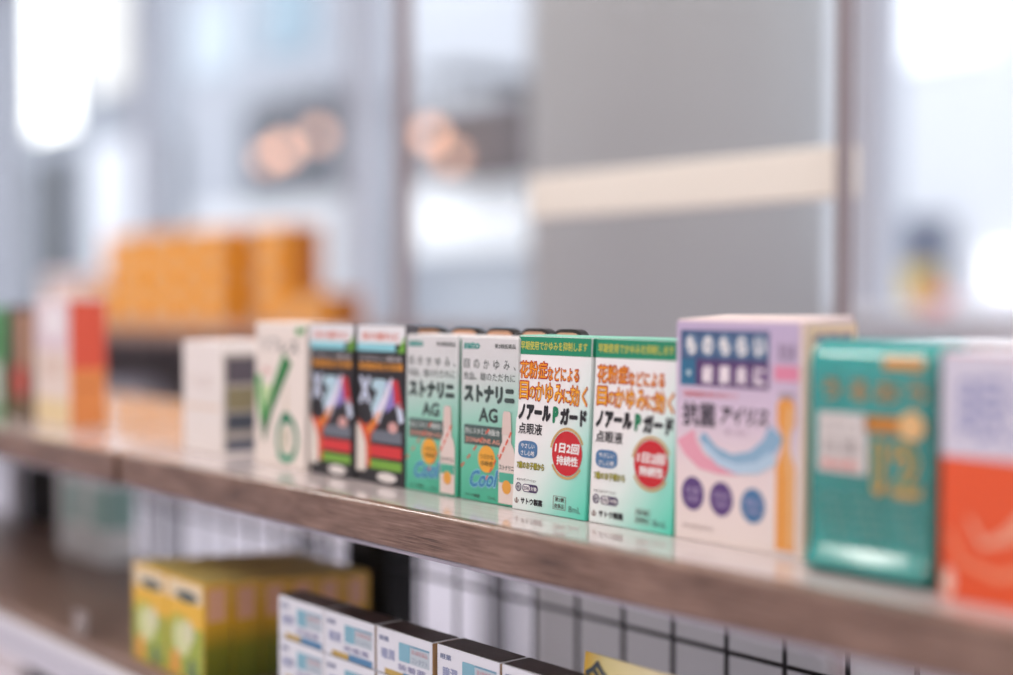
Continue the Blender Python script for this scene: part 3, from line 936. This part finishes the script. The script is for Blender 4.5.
grid = {}
xs_ = [0, .0005, .0015, .003, .008, .016, .026, .036, .046, W_ - .003, W_ - .0015, W_ - .0005, W_]
zs_ = [0, .0003, .001, .0025, .0045, .006, .0075, .009, .0105, .012, .024, .036, .048, .060, .066, .0705, .0745, H_ - .012, H_ - .0095, H_ - .007, H_ - .0045, H_ - .0025, H_ - .001, H_ - .0003, H_]
for sgn in (-1, 1):
    for i, x in enumerate(xs_):
        for j, z in enumerate(zs_):
            grid[sgn, i, j] = bm.verts.new((x, pillow(x, z, sgn), z))
for sgn in (-1, 1):
    for i in range(len(xs_) - 1):
        for j in range(len(zs_) - 1):
            bm.faces.new([grid[sgn, i, j], grid[sgn, i + 1, j], grid[sgn, i + 1, j + 1], grid[sgn, i, j + 1]])
for j in range(len(zs_) - 1):
    for i in (0, len(xs_) - 1):
        bm.faces.new([grid[-1, i, j], grid[-1, i, j + 1], grid[1, i, j + 1], grid[1, i, j]])
for i in range(len(xs_) - 1):
    for j in (0, len(zs_) - 1):
        bm.faces.new([grid[-1, i, j], grid[-1, i + 1, j], grid[1, i + 1, j], grid[1, i, j]])
TEAL = ramp_mat('teal_foil', [(0.0, '#229c98'), (0.5, '#178680'), (1.0, '#1c9c98')], (0, 0, 9), 0.2, 0.5, (60, 60, 60))
TEAL.node_tree.nodes['Principled BSDF'].inputs['Coat Weight'].default_value = 1.0
TEAL.node_tree.nodes['Principled BSDF'].inputs['Coat Roughness'].default_value = 0.12
link('wrapped_body', bm_mesh(bm, 'wrapped_body', True), pk, TEAL)
f = Face((0, 0, 0), (1, 0, 0), (0, 0, 1), (0, -1, 0), W_, H_, 0, pk)
f.o.y = -0.0007
GOLD = mat('#c99a4a', 0.35)
f.rect('orange_sticker', 0.62, 0.93, 0.065, 0.115, mat('#d99a48', 0.35), 0)
f.text('うるおう', 0.13, 0.95, 0.165, 0.255, mat('#b58a52', 0.4), 0.02, 0)
lb = f.rrect('white_label', 0.10, 0.50, 0.31, 0.565, 0.001, mat('#d9d3d0', 0.4), 0)
f.text('ビタミン', 0.13, 0.46, 0.34, 0.40, mat('#9a8f90', 0.5), 0.0, 1, lb)
f.text('目薬', 0.14, 0.44, 0.42, 0.49, mat('#8f8586', 0.5), 0.0, 1, lb)
f.text('抗炎症', 0.13, 0.42, 0.51, 0.55, mat('#d4685c', 0.5), 0.03, 1, lb)
gb = f.rrect('gold_band', 0.48, 0.94, 0.315, 0.38, 0.001, mat('#c47f2c', 0.35), 0)
f.ellipse('cream_disc', 0.84, 0.345, 0.095, 0.06, mat('#e5bd84', 0.35), 1, gb)
o = f.text('12', 0.54, 0.92, 0.41, 0.64, GOLD, 0.07, 0)
f.text('12', 0.56, 0.90, 0.425, 0.605, mat('#2a8a78', 0.35), 0.0, 1, o)
for k in range(5):
    f.text('点眼液', 0.09 + 0.02 * k, 0.86 + 0.02 * k, 0.655 + 0.042 * k, 0.688 + 0.042 * k, mat('#6fa79f', 0.4), 0.0, 0, rise=0.02)
sd = Face((W_, 0, 0), (0, 1, 0), (0, 0, 1), (1, 0, 0), D_, H_, 0, pk)
sd.rect('dark_side_print', 0.25, 0.75, 0.12, 0.88, mat('#1d5a48', 0.35), 0)
place(pk, -0.3425, 0.4345, Z0, 'glossy teal shrink wrapped pack with a gold number, left of the orange carton', 'box', GROUP)

# --- orange carton at the right edge
W_, H_, D_ = 0.074, 0.0858, 0.034
oc_m = mat('#e9592c', 0.4)
orc, f, s = carton('orange_carton', W_, D_, H_, oc_m, flap_mat=mat('#e6e4ea', 0.3))
f.rect('white_panel', 0.003, 0.997, 0.004, 0.42, mat('#d6d3e2', 0.4), 0)
f.text('眼涼', 0.10, 0.62, 0.09, 0.36, mat('#7e86b8', 0.5), 0.0, 1)
f.text('目薬', 0.66, 0.95, 0.12, 0.34, mat('#7e86b8', 0.5), 0.0, 1)
f.stroke('pale_swoosh', [(0.15, 0.66), (0.22, 0.76), (0.34, 0.72), (0.48, 0.60)], (0.02, 0.07), mat('#f0a98c', 0.4), 1)
f.stroke('pale_swoosh', [(0.05, 0.72), (0.12, 0.84), (0.30, 0.88), (0.60, 0.80)], (0.02, 0.05), mat('#f2906a', 0.4), 1)
f.rect('bright_block', 0.45, 0.99, 0.76, 0.97, mat('#f0682c', 0.4), 0)
f.ellipse('white_spot', 0.045, 0.93, 0.03, 0.06, mat('#f4cdbc', 0.4), 1)
place(orc, -0.2792, 0.4275, Z0, 'orange carton with pale lilac upper panel at the right edge of the shelf', 'box', GROUP)

# silver topped carton standing behind the teal pack
W_, H_, D_ = 0.12, 0.0872, 0.05
sc_, f, s = carton('silver_carton', W_, D_, H_, mat('#d8d6de', 0.35), flap_mat=mat('#e9e8ee', 0.2))
f.rect('grey_line', 0.02, 0.98, 0.04, 0.07, mat('#b4b1bd', 0.4), 0)
place(sc_, -0.345, 0.485, Z0, 'silver white carton standing behind the teal pack', 'box')

# --- row of dark cases with rounded tops and tan fronts, behind the mint cartons
CW, CD, CH = 0.0262, 0.005, 0.0889
cs = empty('rounded_case')


def arch(w_, h_, r_, x_off=0.0, z_off=0.0, seg=6):
    pts = [(x_off, z_off), (x_off + w_, z_off)]
    for k in range(seg + 1):
        a = math.radians(90 * k / seg)
        pts.append((x_off + w_ - r_ + r_ * math.cos(math.radians(90 * k / seg)), z_off + h_ - r_ * 0.55 + r_ * 0.55 * math.sin(a)))
    for k in range(seg + 1):
        a = math.radians(90 + 90 * k / seg)
        pts.append((x_off + r_ + r_ * math.cos(a), z_off + h_ - r_ * 0.55 + r_ * 0.55 * math.sin(a)))
    return pts


def extrude(name, pts, y0, y1, m, parent):
    bm = bmesh.new()
    A = [bm.verts.new((x, y0, z)) for x, z in pts]
    B = [bm.verts.new((x, y1, z)) for x, z in pts]
    n = len(pts)
    for i in range(n):
        j = (i + 1) % n
        bm.faces.new((A[i], A[j], B[j], B[i]))
    bm.faces.new(A)
    bm.faces.new(B)
    return link(name, bm_mesh(bm, name), parent, m)


extrude('shell', arch(CW, CH, 0.008), 0, CD, mat('#23201f', 0.4), cs)
extrude('tan_front', arch(CW - 0.0036, CH - 0.0023, 0.0065, 0.0018, 0.0005), -0.0008, 0.0, mat('#dba98a', 0.5), cs)
extrude('tan_seam', [(0.004, 0.03), (CW - 0.004, 0.03), (CW - 0.004, 0.0325), (0.004, 0.0325)], -0.0012, -0.0009, mat('#b98a6e', 0.5), cs)
ords = ['first', 'second', 'third', 'fourth', 'fifth', 'sixth']
for k, (ca, cb) in enumerate(((-0.6620, -0.6294), (-0.6229, -0.5970), (-0.5918, -0.5666), (-0.5625, -0.5388), (-0.5365, -0.5147))):
    o = cs if k == 0 else copy_tree(cs)
    o.location = (ca, 0.4755, Z0)
    o.scale = ((cb - ca) / CW, 1, 1)
    tag(o, 'dark rounded case with tan front behind the cartons, %s from the left' % ords[k], 'case', 'dark rounded cases behind the mint cartons')

# ------------------------------------------------------------------ lower shelf: yellow cartons two wide and six deep
W_, H_, D_ = 0.0508, 0.0655, 0.0198
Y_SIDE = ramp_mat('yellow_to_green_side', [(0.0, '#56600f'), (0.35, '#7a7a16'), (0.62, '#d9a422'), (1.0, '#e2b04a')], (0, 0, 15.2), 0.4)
yc, f, s = carton('yellow_carton', W_, D_, H_, Y_SIDE, flap_mat=mat('#c6b068', 0.5))
f.rect('yellow_panel', 0.01, 0.99, 0.01, 0.99, mat('#e8b83c', 0.45), 0)
f.rect('cream_panel', 0.03, 0.97, 0.03, 0.22, mat('#e4d2b0', 0.45), 1)
f.ellipse('dark_oval', 0.55, 0.17, 0.30, 0.055, mat('#44585a', 0.45), 2)
f.rect('green_field', 0.03, 0.97, 0.46, 0.97, mat('#9dad3e', 0.45), 1)
f.ellipse('pale_leaf', 0.42, 0.58, 0.24, 0.19, mat('#d3d9a0', 0.45), 2)
f.ellipse('pale_leaf', 0.60, 0.52, 0.14, 0.12, mat('#d9d8b4', 0.45), 3)
f.poly('orange_leaf', [(0.10, 0.95), (0.14, 0.74), (0.32, 0.72), (0.38, 0.95)], mat('#e39a3e', 0.45), 3)
f.poly('dark_leaf', [(0.55, 0.97), (0.60, 0.78), (0.74, 0.76), (0.86, 0.97)], mat('#5f7a50', 0.45), 3)
f.stroke('green_stem', [(0.10, 0.44), (0.30, 0.40), (0.55, 0.42)], 0.10, mat('#b7b63a', 0.45), 2)
s.rrect('tan_label', 0.14, 0.76, 0.06, 0.37, 0.001, mat('#e0a987', 0.45), 0)
first = True
for c in range(2):
    for r_ in range(6):
        o = yc if first else copy_tree(yc)
        first = False
        o.location = (-0.8965 + 0.0514 * c, 0.4125 + 0.0209 * r_, LZ + 0.0002)
        o.scale = (1, 1, 1 - 0.02 * r_)
        tag(o, 'yellow green carton on the lower shelf, %s column, %s from the front' % (('left', 'right')[c], ords[r_]), 'box', 'yellow cartons on the lower shelf')

# blue and white cartons, three high
W_, H_, D_ = 0.0488, 0.0238, 0.018
DKT = noise_mat('dark_top', '#2a2122', '#43383a', 60, 0.3)
bc, f, s = carton('blue_white_carton', W_, D_, H_, mat('#dfe2ea', 0.45), bevel=0.0004, flap=True, flap_mat=DKT)
s.rect('brown_side', 0.02, 0.98, 0.02, 0.98, mat('#a9865e', 0.5), 0)
f.text('眼薬', 0.06, 0.24, 0.16, 0.28, mat('#7f8aa8', 0.5), 0.02, 1)
f.rrect('teal_square', 0.42, 0.62, 0.20, 0.60, 0.0008, mat('#7fb2c4', 0.45), 1)
f.rect('grey_panel', 0.62, 0.96, 0.20, 0.60, mat('#b9c6cf', 0.45), 0)
f.rect('blue_line', 0.62, 0.96, 0.20, 0.24, mat('#6f9fb8', 0.45), 1)
f.text('第3類医薬品', 0.65, 0.93, 0.28, 0.38, mat('#c78f98', 0.5), 0.0, 1)
f.text('コンタクト', 0.65, 0.93, 0.44, 0.56, mat('#7d8ea6', 0.5), 0.0, 1)
f.text('装着薬', 0.40, 0.90, 0.66, 0.80, mat('#8f92b4', 0.5), 0.01, 1)
f.rect('gold_strip', 0.16, 0.50, 0.86, 0.99, mat('#b89b4e', 0.45), 0)
f.rect('blue_strip', 0.50, 0.96, 0.84, 0.99, mat('#4f83ac', 0.45), 1)
f.text('瞳潤', 0.10, 0.34, 0.42, 0.66, mat('#9aa3c4', 0.5), 0.02, 1)
first = True
for c in range(5):
    for r_ in range(3):
        o = bc if first else copy_tree(bc)
        first = False
        jit = (0.0, -0.0006, -0.0004, 0.0008, 0.001)[c]
        o.location = (-0.7100 + 0.0504 * c + (0.0012 if c > 2 else 0), 0.4165 + jit, LZ + 0.0002 + (H_ + 0.0006) * r_)
        tag(o, 'blue and white carton, %s of its stack, %s stack right of the yellow cartons' % (('lowest', 'middle one', 'topmost')[r_], ords[c]), 'box', 'stacked blue and white cartons')

# yellow promotion card on a stand
pc = empty('promotion_card', (-0.4740, 0.437, LZ + 0.0002), 'small yellow promotion card with grey lettering, at the bottom edge', 'card')
bm = bmesh.new()
bm_box(bm, -0.001, 0.068, 0, 0.0006, 0.040, 0.081)
for v in bm.verts:
    v.co.y += 0.10 * (v.co.z - 0.04)
link('card', bm_mesh(bm, 'card'), pc, ramp_mat('yellow_card', [(0.0, '#ffd050'), (0.25, '#fff2ae'), (1.0, '#fff4c8')], (22, 0, 0), 0.45))
f = Face((-0.001, -0.0004, 0.040), (1, 0, 0), (0, 0, 1), (0, -1, 0), 0.069, 0.041, 0.0, pc)
f.lean = 0.10
f.o.y -= 0.10 * 0.04
f.text('今', 0.02, 0.24, 0.06, 0.44, mat('#5f6a74', 0.5), 0.03, 1)
f.text('なら', 0.31, 0.46, 0.16, 0.42, mat('#5f6a74', 0.5), 0.03, 1)
f.text('ハ個', 0.48, 0.66, 0.12, 0.30, mat('#8f8a7c', 0.5), 0.0, 1)
f.text('お得', 0.10, 0.60, 0.55, 0.90, mat('#5f6a74', 0.5), 0.02, 1)
link('stem', tube_mesh((0.033, 0.002, 0.003), (0.033, 0.0045, 0.05), 0.0012, 8), pc, mat('#c9c9cf', 0.3))
box('stand_foot', 0.018, 0.048, -0.004, 0.016, 0, 0.003, mat('#c9c9cf', 0.3), pc, 0.0005)

# white and teal cartons deep on the far lower shelf
W_, H_, D_ = 0.054, 0.084, 0.03
tc_, f, s = carton('white_teal_carton', W_, D_, H_, mat('#f2f5f5', 0.45))
f.rect('teal_panel', 0.35, 0.98, 0.15, 0.62, mat('#94c4bb', 0.45), 0)
f.text('目薬', 0.1, 0.9, 0.70, 0.85, mat('#a9b6b6', 0.5), 0.0, 1)
s.rect('teal_panel', 0.02, 0.98, 0.15, 0.62, mat('#9cc6be', 0.45), 0)
for k, (cx_, cy_) in enumerate(((-1.330, 0.535), (-1.274, 0.535))):
    o = tc_ if k == 0 else copy_tree(tc_)
    o.location = (cx_, cy_, LZ + 0.0002)
    tag(o, 'white and teal carton deep on the lower shelf, %s from the far black upright' % ords[k], 'box', 'white and teal cartons deep on the lower shelf')

# ------------------------------------------------------------------ far display with orange cartons
BZ = 0.995
bs = empty('far_display', (-3.4, 1.5, 0), 'blurred far display shelf carrying stacked orange cartons', 'shelf')
box('top_board', -1.3, 1.13, 0.0, 0.42, BZ - 0.03, BZ, mat('#a58c84', 0.5), bs, 0.003)
box('shelf_plate', -1.3, 1.13, 0.02, 0.42, 0.60, 0.625, mat('#cdbdb8', 0.5), bs, 0.003)
box('base_plate', -1.3, 1.13, 0.02, 0.42, 0.0, 0.12, mat('#8f8480', 0.5), bs, 0.003)
for x in (-1.28, -0.48, 0.32, 1.09):
    box('upright', x - 0.02, x + 0.02, 0.37, 0.41, 0.12, BZ - 0.0305, mat('#26262a', 0.5), bs)
box('back_panel', -1.25, 1.06, 0.385, 0.395, 0.63, BZ - 0.031, mat('#565258', 0.6), bs)
wm = tube_mesh((0, 0, 0), (0, 0, 0.33), 0.005, 6)
for k in range(28):
    o = link('grid_wire', wm, bs, mat('#8b8488', 0.4))
    o.location = (-1.2 + 0.083 * k, 0.37, 0.63)
wb, f, s = carton('pale_carton', 0.12, 0.1, 0.2, mat('#c9cede', 0.45))
place(wb, -3.62, 1.6, 0.6255, 'pale blue carton under the far display top', 'box')

W_, H_, D_ = 0.160, 0.073, 0.09
om = noise_mat('orange_card', '#e08c12', '#ea9c26', 9, 0.5)
og, f, s = carton('orange_box', W_, D_, H_, om, flap_mat=mat('#ecae62', 0.5))
f.ellipse('pale_emblem', 0.42, 0.52, 0.20, 0.30, mat('#d3bfa2', 0.5), 0)
f.rect('brown_line', 0.05, 0.95, 0.06, 0.14, mat('#c07c22', 0.5), 0)
s.rect('brown_side', 0.04, 0.96, 0.06, 0.94, mat('#c2701a', 0.5), 0)
first = True
cols = [(-3.43, 3, 1.51), (-3.265, 3, 1.51), (-3.10, 3, 1.51), (-2.935, 3, 1.51), (-2.745, 3, 1.54), (-2.56, 1, 1.52), (-3.60, 1, 1.51)]
lay = ['bottom', 'middle', 'top']
cname = ['first tall stack', 'second tall stack', 'third tall stack', 'fourth tall stack', 'fifth tall stack', 'single low carton at the right end', 'single low carton at the left end']
for c, (x, n, y) in enumerate(cols):
    for r_ in range(n):
        o = og if first else copy_tree(og)
        first = False
        o.location = (x, y, BZ + 0.0003 + (H_ + 0.0008) * r_)
        lab = 'orange carton on the far display, %s layer, %s from the left' % (lay[r_], cname[c]) if n > 1 else 'orange carton on the far display, ' + cname[c]
        tag(o, lab, 'box', 'orange cartons on the far display')
pt, f, s = carton('pale_carton', 0.20, 0.12, 0.13, mat('#e3d3d2', 0.45))
f.rect('orange_strip', 0.01, 0.99, 0.62, 0.98, mat('#e0963c', 0.5), 0)
place(pt, -3.84, 1.51, BZ + 0.0003, 'pale pink carton with orange strip at the left of the orange stacks', 'box')
